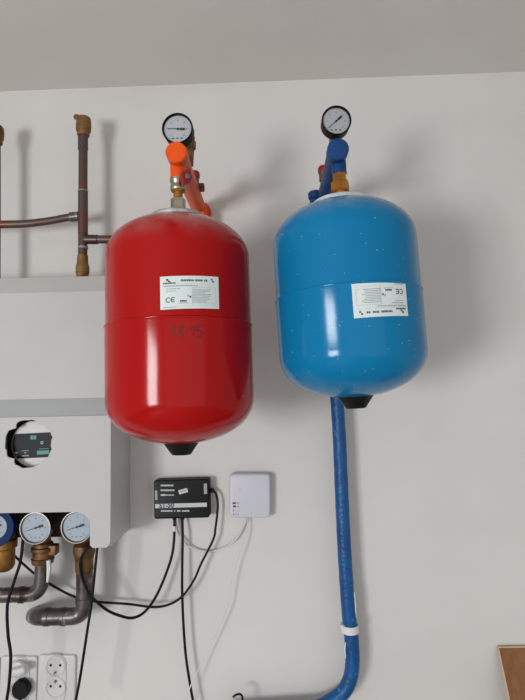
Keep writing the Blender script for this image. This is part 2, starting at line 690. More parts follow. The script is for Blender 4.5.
def tank(px_top, px_bot, Rr, mat, label, flange_mat, plate_px, flip, nub_tilt=0):
    pt, pb = P(*px_top, AX), P(*px_bot, AX)
    fr = tank_frame(pb, pt)
    H = (pt - pb).length
    t = thing('expansion_tank', pb, label, 'tank')
    bm = bmesh.new()
    lathe(bm, tank_profile(Rr, H, Rr * .6), fr, 96, False)
    body = build('tank_body', bm, mat, t)
    bm = bmesh.new()
    lathe(bm, [(.010, H - .010), (.0555, H - .010), (.0575, H - .006), (.0575, H + .001), (.055, H + .0035), (.030, H + .0045), (.020, H + .007), (.010, H + .007)], fr, 48, False)
    build('flange', bm, flange_mat, t)
    bm = bmesh.new()
    lathe(bm, [(.0, -.021), (.0185, -.021), (.020, -.0195), (.034, .000), (.036, .002), (.036, .010), (.0, .010)], fr, 8, False, PI / 8)
    build('valve_cap', bm, 'cap', t)
    # nameplate
    (xa, ya), (xb, yb), (xc, yc) = plate_px       # lower left, upper left, lower right
    inv = fr.inverted()

    def uv(px, py):
        # intersect the viewing ray with the tank's barrel
        o = inv @ _cp
        d = (inv.to_3x3() @ (P(px, py, 0) - _cp)).normalized()
        a = d.x ** 2 + d.y ** 2; b2 = o.x * d.x + o.y * d.y; c = o.x ** 2 + o.y ** 2 - Rr ** 2
        k = (-b2 - math.sqrt(max(0, b2 * b2 - a * c))) / a
        q = o + d * k
        return math.atan2(q.x, -q.y) * Rr, q.z
    ll, ul, lr = uv(xa, ya), uv(xb, yb), uv(xc, yc)
    nameplate(t, fr, Rr, ll[0], lr[0], ll[1], ul[1], (lr[1] - ll[1]) / (lr[0] - ll[0]), flip)
    return t, fr, uv


RT = .143
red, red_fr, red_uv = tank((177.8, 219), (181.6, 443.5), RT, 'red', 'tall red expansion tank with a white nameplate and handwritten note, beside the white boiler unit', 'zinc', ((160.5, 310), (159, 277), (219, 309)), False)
# handwritten marker note
body = [c for c in red.children if c.name.startswith('tank_body')][0]
bm = bmesh.new()
strokes = [[(171.5, 330), (174.5, 326.5), (174, 337)],
           [(183, 327.5), (179.5, 327), (179, 329.5), (182.5, 332), (182.5, 335.5), (179.5, 337), (178, 334.5), (181, 331), (183, 327.5)],
           [(185.5, 332), (189, 331.5)],
           [(191, 329.5), (194, 326.5), (193.5, 337)],
           [(203.5, 326), (197.5, 326.5), (197, 330.5), (200, 330), (202, 333), (200.5, 336.5), (196.5, 337)]]
for st_ in strokes:
    q = [Vector((*red_uv(x_, y_), 0)) for x_, y_ in st_]
    q = spline(q, 4)
    hw = .0009
    prev = None
    for i_, c_ in enumerate(q):
        t_ = (q[min(i_ + 1, len(q) - 1)] - q[max(i_ - 1, 0)]).normalized()
        n_ = Vector((-t_.y, t_.x, 0)) * hw
        pr = [bm.verts.new(on_tank(red_fr, RT, 0, c_.x + e_ * n_.x, c_.y + e_ * n_.y, .0004)) for e_ in (-1, 1)]
        if prev: bm.faces.new((prev[0], prev[1], pr[1], pr[0]))
        prev = pr
stamp(body, bm, 'marker')
blue, blue_fr, blue_uv = tank((340.3, 204), (355.2, 397.5), RT - .001, 'blue', 'shorter bright blue expansion tank with an upside down nameplate, hanging on the right', 'white_flange', ((354, 318.5), (352.5, 284), (408, 316)), True)


# ------------------------------------------------------------------ gauges
def gauge(name, face, dia, depth, label, group, bezel, dial, needle_deg, normal=(0, -1, 0), body_mat='black', stem=None, up=(0, 0, 1), inner=.88):
    fr = frame(face, normal, up)
    r = dia / 2
    t = thing(name, face, label, 'gauge', group)
    bm = bmesh.new()
    lathe(bm, [(0, -depth), (r * .86, -depth), (r * .97, -depth + .003), (r * .97, -.006)], fr, 48, False)
    lathe(bm, [(r * .97, -.0065), (r, -.0055), (r, -.001), (r * .985, .0008), (r * (inner + .05), .0008), (r * inner, -.0032), (r * inner, -.0085)], fr, 56, False)
    build('case', bm, bezel, t)
    bm = bmesh.new()
    lathe(bm, [(0, -.0062), (r * (inner + .005), -.0062), (r * (inner + .005), -.0045), (0, -.0045)], fr, 48, False)
    d = build('dial', bm, dial, t)
    r0, r = r, r * inner / .88
    bm = bmesh.new()
    for k in range(25):
        a = R(225 - 270 * k / 24)
        l0 = .80 if k % 4 else .73
        m4 = fr @ Matrix.Rotation(a, 4, 'Z')
        rect(bm, m4, r * (l0 - .03), -r * .010, r * .83, r * .010, -.0046, -.0043)
    for k in range(7):
        a = R(225 - 270 * k / 6)
        x, y = r * .58 * math.cos(a), r * .58 * math.sin(a)
        rect(bm, fr, x - r * .05, y - r * .045, x - r * .01, y + r * .045, -.0046, -.0043)
        rect(bm, fr, x + r * .01, y - r * .045, x + r * .05, y + r * .045, -.0046, -.0043)
    stamp(d, bm, 'faint_ink')
    bm = bmesh.new()
    for x in (-.30, -.02, .26):
        rect(bm, fr, r * (x - .07), -r * .64, r * (x + .06), -r * .56, -.0046, -.0042)
    stamp(d, bm, 'ink' if bezel == 'black' else 'faint_ink')
    bm = bmesh.new()
    m4 = fr @ Matrix.Rotation(R(needle_deg), 4, 'Z')
    v = [bm.verts.new(m4 @ Vector(p)) for z in (-.0036, -.0030) for p in ((r * .70, -r * .012, z), (r * .70, r * .012, z), (-r * .12, r * .03, z), (-r * .18, r * .075, z), (-r * .48, r * .075, z), (-r * .48, -r * .075, z), (-r * .18, -r * .075, z), (-r * .12, -r * .03, z))]
    bm.faces.new(v[:8]); bm.faces.new(v[8:])
    for k in range(8): bm.faces.new((v[k], v[(k + 1) % 8], v[8 + (k + 1) % 8], v[8 + k]))
    lathe(bm, [(0, -.0045), (r * .07, -.0045), (r * .07, -.0026), (0, -.0026)], fr, 16, False)
    build('needle', bm, 'ink', t)
    bm = bmesh.new()
    lathe(bm, [(0, -.0016), (r * .90, -.0016)], fr, 40, False)
    build('glass', bm, 'glass', t)
    r = r0
    if stem:
        bm = bmesh.new()
        stem(bm)
        build('stem', bm, 'brass_matte', t)
    return t


# ------------------------------------------------------------------ mounting arms with their fittings
def hexnut(bm, a, b, r, bev=.0015):
    cyl(bm, a, b, r, seg=6, bev=bev, rot=R(15))


def arm(kind, tip_px, wall_px, mat, label):
    tip = P(*tip_px, AX - .035)
    base = P(*wall_px, -.004)
    ax = (base - tip).normalized()
    t = thing('mounting_arm', Vector((base.x, 0, base.z)), label, 'bracket')
    bm = bmesh.new()
    fr = frame(tip, ax)
    L = (base - tip).length
    r = .0213
    lathe(bm, [(0, 0), (r * .9, 0), (r, .002), (r, .03), (r * .94, .034), (r * .94, L - .03), (r * 1.1, L - .026), (r * 1.1, L - .001), (0, L - .001)], fr, 32, False)
    build('pipe', bm, mat, t)
    bm = bmesh.new()
    cyl(bm, (base.x, -.009, base.z), (base.x, 0, base.z), .030, seg=32, bev=.002)
    build('wall_flange', bm, mat, t)
    return t, tip, base, ax


# red tank side
a_red, tip, base, ax = arm('red', (176, 151.8), (200.5, 213), 'orange', 'orange pipe arm reaching from the wall to carry the red tank')
top_red = P(178.3, 218, AX)
pc = P(177.6, 156, AX)
col_x = lambda z: pc + (top_red - pc) * ((pc.z - z) / (pc.z - top_red.z))
zz = lambda py: P(178, py, AX).z
bm = bmesh.new()
cyl(bm, col_x(zz(154)), col_x(zz(178.5)), .0152, seg=28, bev=.001)
build('outlet', bm, 'orange', a_red)
bm = bmesh.new()
lathe(bm, [(0, 0), (.014, 0), (.0155, .002), (.0155, .009), (.014, .011), (.0145, .016), (.016, .018), (.016, .026), (.0, .026)], frame(col_x(zz(191)), (0, 0, 1), (0, 1, 0)), 24, False)
vb = build('ball_valve', bm, 'nickel', a_red)
vc_ = col_x(zz(184))
bm = bmesh.new()
cyl(bm, vc_ + Vector((.010, -.012, .003)), vc_ + Vector((.022, -.026, .003)), .006, seg=16)
hc = vc_ + Vector((.020, -.024, .002))
hn = Vector((.62, -.78, 0)).normalized()
hf = frame(hc, hn)
shell(bm, [(.006 * math.cos(a) * (1.9 if abs(math.sin(a)) < .5 else 1) + 0, .021 * math.sin(a)) for a in [2 * PI * k / 20 for k in range(20)]], hf @ Matrix.Rotation(R(-22), 4, 'Z'), .006, .002)
hd = build('handle', bm, 'red_plastic', vb); hd['label'] = 'red butterfly handle'
bm = bmesh.new()
hexnut(bm, hc + hn * .005, hc + hn * .010, .0058, .0008)
cyl(bm, hc + hn * .010, hc + hn * .011, .003, seg=12)
build('screw', bm, 'nickel', vb)
bm = bmesh.new()
hexnut(bm, col_x(zz(192.8)), col_x(zz(190)), .0140)
cyl(bm, col_x(zz(201)), col_x(zz(191)), .0092, seg=24)
build('union_nut', bm, 'brass', a_red)
bm = bmesh.new()
hexnut(bm, col_x(zz(217)), col_x(zz(198.5)), .0150, .002)
build('hex_nut', bm, 'nickel', a_red)
# stem for gauge and safety valve on the back of the arm
arm_pt = lambda k: tip + (base - tip) * k
g_face = P(177.2, 128, -.385)
p0 = arm_pt(.22)
sx_ = P(191, 150, p0.y)


def stem_red(bm):
    b0 = Vector((sx_.x - .004, p0.y, p0.z + .008))
    t0 = Vector((sx_.x, p0.y, P(191, 137, p0.y).z))
    cyl(bm, b0, t0, .0088, seg=20)
    hexnut(bm, t0 - Vector((0, 0, .028)), t0 - Vector((0, 0, .008)), .0108)
    tube(bm, fillet([t0 - Vector((0, 0, .004)), Vector((g_face.x + .004, p0.y, g_face.z)), Vector((g_face.x, g_face.y + .022, g_face.z))], .012), .0075, 14)


gauge('pressure_gauge', g_face, .0635, .027, 'black pressure gauge with a level needle standing above the orange arm', None, 'black', 'dial', 176, normal=(-.03, -1, -.03), stem=stem_red, up=(.02, 0, 1))
# safety valve with red cap
k = .55
s0 = arm_pt(k)
s1 = P(194.8, 177, s0.y)
vt = thing('safety_valve', (s1.x, s1.y, s1.z - .02), 'small safety valve with a red cap and brass outlet behind the orange arm', 'valve')
bm = bmesh.new()
cyl(bm, Vector((s1.x, s1.y, s1.z - .03)), Vector((s1.x, s1.y, s1.z - .002)), .010, seg=20, bev=.001)
q = P(201.8, 187.5, s0.y)
cyl(bm, Vector((s1.x, s1.y, q.z)), Vector((q.x + .006, s1.y, q.z)), .0105, seg=6, bev=.0015)
cyl(bm, Vector((s1.x, s1.y, q.z)), Vector((s0.x, s1.y, s0.z)), .008, seg=16)
build('body', bm, 'brass_dark', vt)
bm = bmesh.new()
lathe(bm, [(0, 0), (.0115, 0), (.0125, .003), (.0125, .011), (.010, .016), (0, .017)], frame((s1.x, s1.y, s1.z - .003), (0, 0, 1), (0, 1, 0)), 14, False)
build('cap', bm, 'red_plastic', vt)
# wall-side elbow of the orange arm
bm = bmesh.new()
e0 = arm_pt(.86)
tube(bm, fillet([e0, e0 + Vector((.012, .0, -.004)), e0 + Vector((.014, .004, -.06))], .02), .011, 16)
cyl(bm, e0 + Vector((.0135, .003, -.02)), e0 + Vector((.0135, .003, -.034)), .0130, seg=20, bev=.002)
build('side_branch', bm, 'orange', a_red)

# blue tank side
a_blue, tip, base, ax = arm('blue', (338.2, 148.6), (322.5, 208), 'arm_blue', 'dark blue pipe arm reaching from the wall to carry the blue tank')
pt_, pc = P(341.2, 202, AX), P(338, 155, AX)
top_b = pt_
col_b = lambda z: pc + (top_b - pc) * ((pc.z - z) / (pc.z - top_b.z))
zb = lambda py: P(340, py, AX).z
bm = bmesh.new()
cyl(bm, col_b(zb(152)), col_b(zb(174.5)), .0150, seg=28, bev=.001)
build('outlet', bm, 'arm_blue', a_blue)
bm = bmesh.new()
hexnut(bm, col_b(zb(183)), col_b(zb(173)), .0145)
hexnut(bm, col_b(zb(192)), col_b(zb(182)), .0195, .003)
cyl(bm, col_b(zb(202)), col_b(zb(190)), .012, seg=20)
build('union_nut', bm, 'brass', a_blue)
g_face = P(336.6, 120, -.385)
p0b = arm_pt(.22)


def stem_blue(bm):
    b0 = p0b + Vector((0, 0, .008))
    t0 = Vector((g_face.x, p0b.y, g_face.z))
    tube(bm, fillet([b0, t0, Vector((g_face.x, g_face.y + .022, g_face.z))], .012), .0085, 14)


gauge('pressure_gauge', g_face, .0605, .028, 'black pressure gauge with a slanting needle standing above the dark blue arm', None, 'black', 'dial', 222, normal=(.03, -1, -.04), stem=stem_blue, up=(.02, 0, 1))
s0 = arm_pt(.5)
s1 = P(323.2, 172, s0.y)
vt = thing('safety_valve', (s1.x, s1.y, s1.z - .02), 'small red capped safety valve peeping out left of the dark blue arm', 'valve')
bm = bmesh.new()
cyl(bm, Vector((s1.x, s1.y, s1.z - .022)), Vector((s1.x, s1.y, s1.z)), .010, seg=20)
cyl(bm, Vector((s1.x, s1.y, s1.z - .014)), Vector((s0.x, s1.y, s0.z - .004)), .0085, seg=16)
build('body', bm, 'brass_dark', vt)
bm = bmesh.new()
lathe(bm, [(0, 0), (.0115, 0), (.0125, .003), (.0125, .012), (.010, .016), (0, .017)], frame((s1.x, s1.y, s1.z - .003), (0, 0, 1), (0, 1, 0)), 14, False)
build('cap', bm, 'red_plastic', vt)
bm = bmesh.new()
e0 = arm_pt(.80)
q0 = P(316, 196.5, e0.y)
q1 = P(313, 205, e0.y)
tube(bm, fillet([e0, q0, q1 + Vector((0, 0, -.02))], .014), .0135, 16)
cyl(bm, q0 + Vector((-.004, -.001, .012)), q0 + Vector((-.002, -.001, -.008)), .0175, seg=20, bev=.003)
build('side_branch', bm, 'arm_blue', a_blue)

# ------------------------------------------------------------------ white boiler unit
FY = -.16
cr = P(110.5, 450, FY)                  # right front edge
XR = cr.x
XL = XR - .60
zt0, zt1 = P(60, 292, FY).z, P(60, 277, FY + .03).z
zs1, zs0 = P(60, 398.5, FY).z, P(60, 416.6, FY).z
zn = P(45, 512.2, FY).z
zb_ = P(103, 547.5, FY).z
unit = thing('boiler_unit', ((XL + XR) / 2, 0, zb_), 'large white wall-hung boiler unit with a ragged round hole in its front', 'boiler')
UL = unit.location.copy()
bm = bmesh.new()                         # casing: top, sides, back
box(bm, (XR - .012, FY + .012, zb_), (XR, -.001, zt1), .0015)
box(bm, (XL, FY + .012, zb_), (XL + .012, -.001, zt1), .0015)
box(bm, (XL, FY + .034, zt1 - .012), (XR, -.001, zt1), .0015)
box(bm, (XL + .012, -.012, zn + .03), (XR - .012, -.001, zt1 - .012))
build('casing', bm, 'box_side', unit)
bm = bmesh.new()                         # upper panel with sloped top
prof = [(FY, zs1), (FY, zt0), (FY + .003, zt0 + .004), (FY + .030, zt1), (FY + .040, zt1), (FY + .012, zt0 - .01), (FY + .012, zs1)]
va = [bm.verts.new((XL, y, z)) for y, z in prof]
vb2 = [bm.verts.new((XR + .004, y, z)) for y, z in prof]
for k in range(len(prof)):
    k2 = (k + 1) % len(prof)
    bm.faces.new((va[k], va[k2], vb2[k2], vb2[k]))
bm.faces.new(va); bm.faces.new(vb2)
build('upper_panel', bm, 'box_white', unit, smooth=False)
bm = bmesh.new()
prof = [(FY, zs1), (FY + .006, zs1 - .001), (FY + .006, zs0 + .001), (FY, zs0), (FY + .012, zs0), (FY + .012, zs1)]
box(bm, (XL, FY + .003, zs0), (XR, FY + .016, zs1))  # strip whose grey carries the shade of the overhang above it
tr = build('shaded_strip', bm, 'box_shade', unit, smooth=False); tr['label'] = 'recessed strip between the two panels, overhang shade put into its grey'
# lower panel with notch and ragged hole
hcx, hcz = P(29, 443, FY).x, P(29, 443, FY).z
u2m = 1.21 / FPX
notch_x = P(90.3, 530, FY).x
out = [(XL, zn), (notch_x - .03, zn)]
for k in range(1, 9):
    a = PI / 2 * k / 8
    out.append((notch_x - .03 + .03 * math.sin(a), zn - .03 + .03 * math.cos(a)))
out += [(notch_x, zb_ + .006), (notch_x + .006, zb_), (XR - .010, zb_), (XR - .002, zb_ + .006), (XR, zb_ + .016), (XR, zs0), (XL, zs0)]
hole_px = [(28, 420), (33, 419.5), (36, 421), (41, 423), (45, 426), (48, 429.5), (50.5, 430), (51, 434), (53, 437.5), (51.5, 440), (51, 446), (52, 449), (50, 453), (48, 457.5), (44, 461), (38, 465), (33, 467.5), (28, 468), (22, 468.5), (18, 466), (15, 465), (13.5, 462), (14, 459), (9, 458), (6.5, 456), (6, 450), (4.5, 448.5), (5, 441), (5.5, 436), (8, 430.5), (12, 429), (15.5, 428), (15.8, 424), (18, 421.5), (23, 420)]
hole = [(P(x, y, FY).x, P(x, y, FY).z) for x, y in hole_px]
me = curve_mesh([out, hole], .0012, .0008)
me.transform(Matrix(((1, 0, 0, 0), (0, 0, 1, FY + .0020), (0, 1, 0, 0), (0, 0, 0, 1))))
me.flip_normals()
lp = link_mesh('lower_panel', me, M['box_white'], unit); lp['label'] = 'white lower panel with a ragged hole and a notch for the gauges'
bm = bmesh.new()
box(bm, (XR - .011, FY + .004, zb_ + .008), (XR + .0015, FY + .02, zs0), .002)
build('edge_strip', bm, 'box_side', unit)
# inside of the unit
bm = bmesh.new()
box(bm, (XL + .02, -.052, P(56, 537, -.052).z), (XR - .02, -.014, zn + .05))  # dark block added as the shade inside the unit behind the dials
build('inside_shade', bm, 'inside_shade', unit, smooth=False)
bm = bmesh.new()
box(bm, (hcx - .08, FY + .052, hcz - .08), (hcx + .08, FY + .056, hcz + .08))  # near-black sheet added as the darkness seen through the hole
build('cavity_shade', bm, 'cavity', unit, smooth=False)
MY = FY + .028
mc = P(34, 444, MY)
MR = 23.2 * (MY + DIST) / FPX
bm = bmesh.new()
lathe(bm, [(0, -.014), (MR, -.014), (MR, -.002), (MR - .002, 0), (0, 0)], frame(mc, (0, -1, 0)), 48, False)
mod = build('control_module', bm, 'module_white', unit); mod['label'] = 'white round control module seen through the hole'
mf = frame(mc, (0, -1, 0), (-.03, 0, 1))
px = 1.24 / FPX
bm = bmesh.new()
ya_, yb2 = -13.6 * px, 10.8 * px
rr_ = MR - .003
a0_, a1_ = math.asin(yb2 / rr_), math.asin(-ya_ / rr_)
ol = [(19.5 * px, ya_), (19.5 * px, yb2)]
for k in range(11):
    a = PI - a0_ + (a0_ + a1_) * k / 10
    ol.append((rr_ * math.cos(a), rr_ * math.sin(a)))
shell(bm, ol, mf, .0015)
dl = build('display_label', bm, 'module_dark', mod); dl['label'] = 'dark grey label with pale and teal print'
bm = bmesh.new()
for (x0, y0, x1, y1) in ((-3.2, 4.6, -.4, 8.6), (-.1, 4.6, 2.7, 8.6), (3.2, -10.6, 15.5, -6.8), (5.5, -5.4, 15, -4.8)):
    rect(bm, mf, x0 * px, y0 * px, x1 * px, y1 * px, .0014, .0018)
stamp(dl, bm, 'teal')
bm = bmesh.new()
for (x0, y0, x1, y1) in ((-12, -6.4, -5, -5.9), (-9.6, -8.8, -7.6, -7.8), (-12, -11.6, -5, -10.6), (-19.5, -8.4, -16.5, -7.2), (-18.5, -11.4, -17, -10.4)):
    rect(bm, mf, x0 * px, y0 * px, x1 * px, y1 * px, .0014, .0018)
lathe(bm, [(1.6 * px, .0014), (1.6 * px, .0018), (0, .0018)], mf @ Matrix.Translation((8.3 * px, 1.0 * px, 0)), 16, False)
stamp(dl, bm, 'pale_print')
bm = bmesh.new()
lathe(bm, [(.7 * px, .0017), (.7 * px, .0021), (0, .0021)], mf @ Matrix.Translation((8.3 * px, 1.0 * px, 0)), 12, False)
stamp(dl, bm, 'ink')

# ------------------------------------------------------------------ the three dials under the unit and their valves
DG = 'dial gauges under the boiler unit'


def short_stem(face, y1):
    def f(bm):
        cyl(bm, face + Vector((0, .015, 0)), Vector((face.x, y1, face.z)), .008, seg=16)
    return f


f2 = P(35.0, 528.3, -.150)
f3 = P(76.3, 527.4, -.150)
f1 = P(-5.5, 527.5, -.150)
gauge('dial_thermometer', f2, .0752, .02, 'steel rimmed dial gauge, the middle one under the boiler unit', DG, 'chrome', 'dial_white', 197, stem=short_stem(f2, -.085))
gauge('dial_thermometer', f3, .0752, .02, 'steel rimmed dial gauge at the notch corner, rightmost under the boiler unit', DG, 'chrome', 'dial_white', 197, stem=short_stem(f3, -.085))
gauge('dial_thermometer', f1, .0925, .02, 'blue rimmed dial gauge cut by the left edge of the photo', DG, 'bezel_blue', 'dial_white', 200, stem=short_stem(f1, -.085), inner=.60)


def valve_body(px_top, px_bot, y, prof_px, label, mat='brass_dark', name='pipe_fitting'):
    """prof_px: list of (half width px, py) along the vertical axis"""
    t_ = P(*px_top, y); b_ = P(*px_bot, y)
    t = thing(name, b_, label, 'fitting', None)
    d = (t_ - b_)
    k = (y + DIST) / FPX
    bm = bmesh.new()
    L = d.length
    prof = []
    for hw, py in reversed(prof_px):
        prof.append((hw * k, (px_bot[1] - py) / (px_bot[1] - px_top[1]) * L))
    lathe(bm, [(0, prof[0][1])] + prof + [(0, prof[-1][1])], frame(b_, d, (0, 1, 0)), 20, False)
    build('valve_body', bm, mat, t)
    return t


PY2 = -.085
v2 = valve_body((44, 515), (42.5, 570), PY2, [(7, 515), (7, 541), (9.5, 543), (9.5, 546), (11.5, 547), (11.5, 550), (9.8, 551), (9.8, 557), (11, 558), (10, 563), (7, 564), (7, 570)], 'brass coupling under the middle dial gauge')
bm = bmesh.new()
bx_ = P(48.5, 549, PY2)
box(bm, bx_ + Vector((0, -.014, -.012)), bx_ + Vector((.024, .01, .012)), .003)
build('side_boss', bm, 'brass_dark', v2)
v3 = valve_body((83.5, 515), (84.5, 576), PY2, [(6, 515), (6, 541), (8, 543), (10, 545), (10.5, 552), (9.5, 556), (8.6, 560), (8.6, 570), (7.8, 572), (7.8, 576)], 'brass coupling under the rightmost dial gauge')
v1 = valve_body((5, 515), (4, 571), PY2, [(10, 515), (10, 538), (12, 540), (12, 547), (10, 549), (10, 565), (8, 569), (5, 571)], 'brass coupling under the blue dial gauge', 'brass_low')


def pipe(name, pts, rad, mat, label, cat='pipe', fil=.04, rings=(), seg=20):
    pts = [P(*p) for p in pts]
    t = thing(name, pts[-1], label, cat)
    bm = bmesh.new()
    tube(bm, fillet(pts, fil, 10), rad, seg)
    build('tube', bm, mat, t)
    return t


kx = (PY2 + DIST) / FPX
pA = pipe('water_pipe', [(42.5, 566, PY2), (40.5, 594, PY2), (-30, 596, PY2)], 7.1 * kx, 'copper_grey', 'grey copper pipe elbow below the middle dial gauge, running out left', fil=.045)


def collar(parent, a, b, r, mat, name='collar', seg=24, bev=.0012):
    bm = bmesh.new()
    cyl(bm, a, b, r, seg=seg, bev=bev)
    return build(name, bm, mat, parent)


collar(pA, P(24, 594.6, PY2), P(19.5, 594.8, PY2), 7.9 * kx, 'copper_grey')
bm = bmesh.new()     # loose strip of tape on the pipe
tube(bm, [P(48.5, 560, PY2 - .018), P(49.2, 568, PY2 - .017), P(47.5, 582, PY2 - .013)], [.005, .006, .003], 8)
tp = build('tape_scrap', bm, 'sticker', pA); tp['label'] = 'white scrap of plumber tape'
pB = pipe('water_pipe', [(84.5, 572, PY2), (84.5, 616, PY2), (38, 617, PY2 + .004), (34, 615.5, 0.0)], 7.9 * kx, 'copper_grey', 'grey copper pipe under the rightmost dial gauge, bending left into the wall', fil=.034)
collar(pB, P(84.5, 597, PY2), P(84.5, 602, PY2), 8.5 * kx, 'copper_grey')
collar(pB, P(66, 616.6, PY2 + .002), P(62, 616.6, PY2 + .002), 8.5 * kx, 'copper_grey')
collar(pB, P(50, 616.8, PY2 + .003), P(45, 616.8, PY2 + .003), 8.5 * kx, 'copper_grey')

# ------------------------------------------------------------------ copper pipes above the unit
CY = -.088
kc = (CY + DIST) / FPX
r1 = P(83, 140, CY)
riser = thing('copper_pipe', Vector((P(82.5, 277, CY).x, CY, zt1)), 'upright copper pipe with a brass end cap standing on the white boiler unit', 'pipe')
bm = bmesh.new(); tube(bm, [P(83.2, 133, CY), P(83.0, 190, CY), P(82.7, 262, CY)], 4.6 * kc, 20)
build('tube', bm, 'copper', riser)
for ya, yb_, rr in ((136, 150, 5.2), (190.5, 192, 5.3), (192, 234, 5.0), (246.5, 249, 5.2)):
    collar(riser, P(83, ya, CY), P(83, yb_, CY), rr * kc, 'solder' if yb_ - ya < 3 else 'copper', 'solder_joint' if yb_ - ya < 3 else 'sleeve', 24, .0008)
bm = bmesh.new()
lathe(bm, [(0, 0), (6.0 * kc, 0), (6.4 * kc, .002), (6.4 * kc, .012), (7.6 * kc, .014), (7.9 * kc, .030), (7.4 * kc, .046), (6.6 * kc, .050), (0, .050)], frame(P(83.3, 136, CY), (.02, 0, 1), (0, 1, 0)), 28, False)
cp = build('end_cap', bm, 'brass_matte', riser)
bm = bmesh.new()
lug = P(76.5, 117, CY)
tube(bm, [P(81, 119, CY), P(78, 118, CY), lug], 2.2 * kc, 10)
tube(bm, [lug + Vector((.006 * math.cos(a), 0, .006 * math.sin(a))) for a in [2 * PI * k / 12 for k in range(13)]], .0025, 8)
build('lug', bm, 'brass_matte', cp)
bm = bmesh.new()
lathe(bm, [(0, 0), (6.2 * kc, 0), (6.2 * kc, .018), (6.8 * kc, .019), (6.8 * kc, .036), (5.6 * kc, .044), (5.4 * kc, .065), (0, .065)], frame(Vector((P(82.5, 275, CY).x, CY, zt1)), (0, 0, 1), (0, 1, 0)), 24, False)
build('socket_fitting', bm, 'brass_matte', riser)
bm = bmesh.new()
cyl(bm, (P(82.5, 275, CY).x, CY, zt1 - .002), (P(82.5, 275, CY).x, CY, zt1 + .004), 8 * kc, seg=24)
build('collar', bm, 'brass_dark', riser)
# short branch to the right
bm = bmesh.new(); tube(bm, fillet([P(84, 239.5, CY), P(128, 239.3, CY), P(134, 239.3, 0)], .03), 4.2 * kc, 18)
build('branch', bm, 'copper', riser)
collar(riser, P(86, 239.5, CY), P(98, 239.5, CY), 4.9 * kc, 'copper_grey', 'sleeve', 20, .001)
# long curved pipe to the left
lp_pts = spline([P(-40, 226, CY - .02), P(0, 224.5, CY - .015), P(25, 223.8, CY - .01), P(50, 220.8, CY - .004), P(68, 217.5, CY), P(82, 216.0, CY)], 8)
hp = thing('copper_pipe', lp_pts[0], 'gently curved copper pipe running left from the upright pipe', 'pipe')
bm = bmesh.new(); tube(bm, lp_pts, 3.9 * kc, 18)
build('tube', bm, 'copper', hp)
collar(hp, P(70, 217.2, CY), P(79, 216.2, CY), 5.0 * kc, 'copper_grey', 'sleeve', 20, .001)
# pipe cut by the left edge
lx = -4.0
ep = thing('copper_pipe', Vector((P(lx, 270, CY).x, CY, zt1)), 'upright copper pipe half hidden by the left edge of the photo', 'pipe')
bm = bmesh.new(); tube(bm, [P(lx, 143, CY), P(lx, 200, CY), Vector((P(lx, 270, CY).x, CY, zt1))], 4.6 * kc, 18)
build('tube', bm, 'copper', ep)
bm = bmesh.new()
lathe(bm, [(0, 0), (6.0 * kc, 0), (6.4 * kc, .002), (6.4 * kc, .012), (7.4 * kc, .014), (7.9 * kc, .030), (7.4 * kc, .044), (5.6 * kc, .050), (0, .050)], frame(P(lx, 144, CY), (0, 0, 1), (0, 1, 0)), 28, False)
build('end_cap', bm, 'brass_dark', ep)

# ------------------------------------------------------------------ blue insulated pipe
HY = -.05
kh = (HY + DIST) / FPX
pts = [P(321.8, 214, HY), P(323.5, 250, HY), P(327, 290, HY), P(331, 330, HY), P(333.5, 360, HY), P(336.6, 395, HY), P(339.5, 440, HY), P(342, 500, HY), P(345, 560, HY), P(348.5, 610, HY), P(351.6, 640, HY), P(352.5, 662, HY), P(350.0, 679, HY), P(343, 692, HY), P(330, 702, HY), P(311, 710, HY), P(270, 713, HY), P(225, 716, HY)]
hpts = spline(pts, 8)
hs = thing('insulated_pipe', pts[-1], 'bright blue foil insulated pipe hanging below the blue tank and curving left', 'pipe')
bm = bmesh.new()
tube(bm, hpts, [(6.3 + .9 * i / len(hpts) + .12 * math.sin(i * 1.9)) * kh for i in range(len(hpts))], 22)
build('insulation', bm, 'hose', hs)
bm = bmesh.new()
tube(bm, [P(354.2, 592, HY - .006), P(355.2, 604, HY - .006), P(356.0, 618, HY - .006)], [.0015, .0022, .0015], 6)
tt = build('torn_seam', bm, 'sticker', hs); tt['label'] = 'pale torn edge of the foil'
bm = bmesh.new()
tube(bm, [P(345.6, 642, HY - .010), P(344.8, 650, HY - .010), P(345.6, 658, HY - .008)], [.001, .0018, .001], 6)
tt = build('torn_seam', bm, 'sticker', hs); tt['label'] = 'pale torn edge of the foil'
bm = bmesh.new()
a, b = P(350.0, 631.5, HY), P(349.8, 624, HY)
fr = frame(a, b - a, (0, 1, 0))
lathe(bm, [(7.4 * kh, 0), (8.6 * kh, 0), (8.6 * kh, (b - a).length), (7.4 * kh, (b - a).length), (7.4 * kh, 0)], fr, 28, False)
box(bm, (a.x - .012, HY + .018, a.z + .001), (a.x + .012, -.0005, b.z - .001), .002)
l1 = P(342, 626, HY)
box(bm, (l1.x - .004, HY - .010, a.z + .010), (l1.x + .008, HY + .004, b.z + .001), .001)
cl = build('pipe_clip', bm, 'clip')
tag(cl, 'white plastic wall clip holding the blue insulated pipe', 'clip')

# ------------------------------------------------------------------ black controller box
FYB = -.036
fr = frame(P(182, 499, FYB + .036), (0, -1, 0), (-.018, 0, 1))
kb = (FYB + DIST) / FPX
W, H = 54.6 * kb, 37.5 * kb
cc = P(182.3, 499, 0)
fc = P(181.4, 499, FYB)
fr = frame((fc.x, 0, fc.z), (0, -1, 0), (-.012, 0, 1))
ctl = thing('controller', (fc.x, 0, fc.z - H / 2), 'small black controller box with white print on the wall under the red tank', 'controller')
bm = bmesh.new(); shell(bm, rrect(W, H, .006), fr, .036, .003)
case_c = build('case', bm, 'black', ctl)


def B(px_, py_):
    v = fr.inverted() @ P(px_, py_, FYB)
    return v.x, v.y


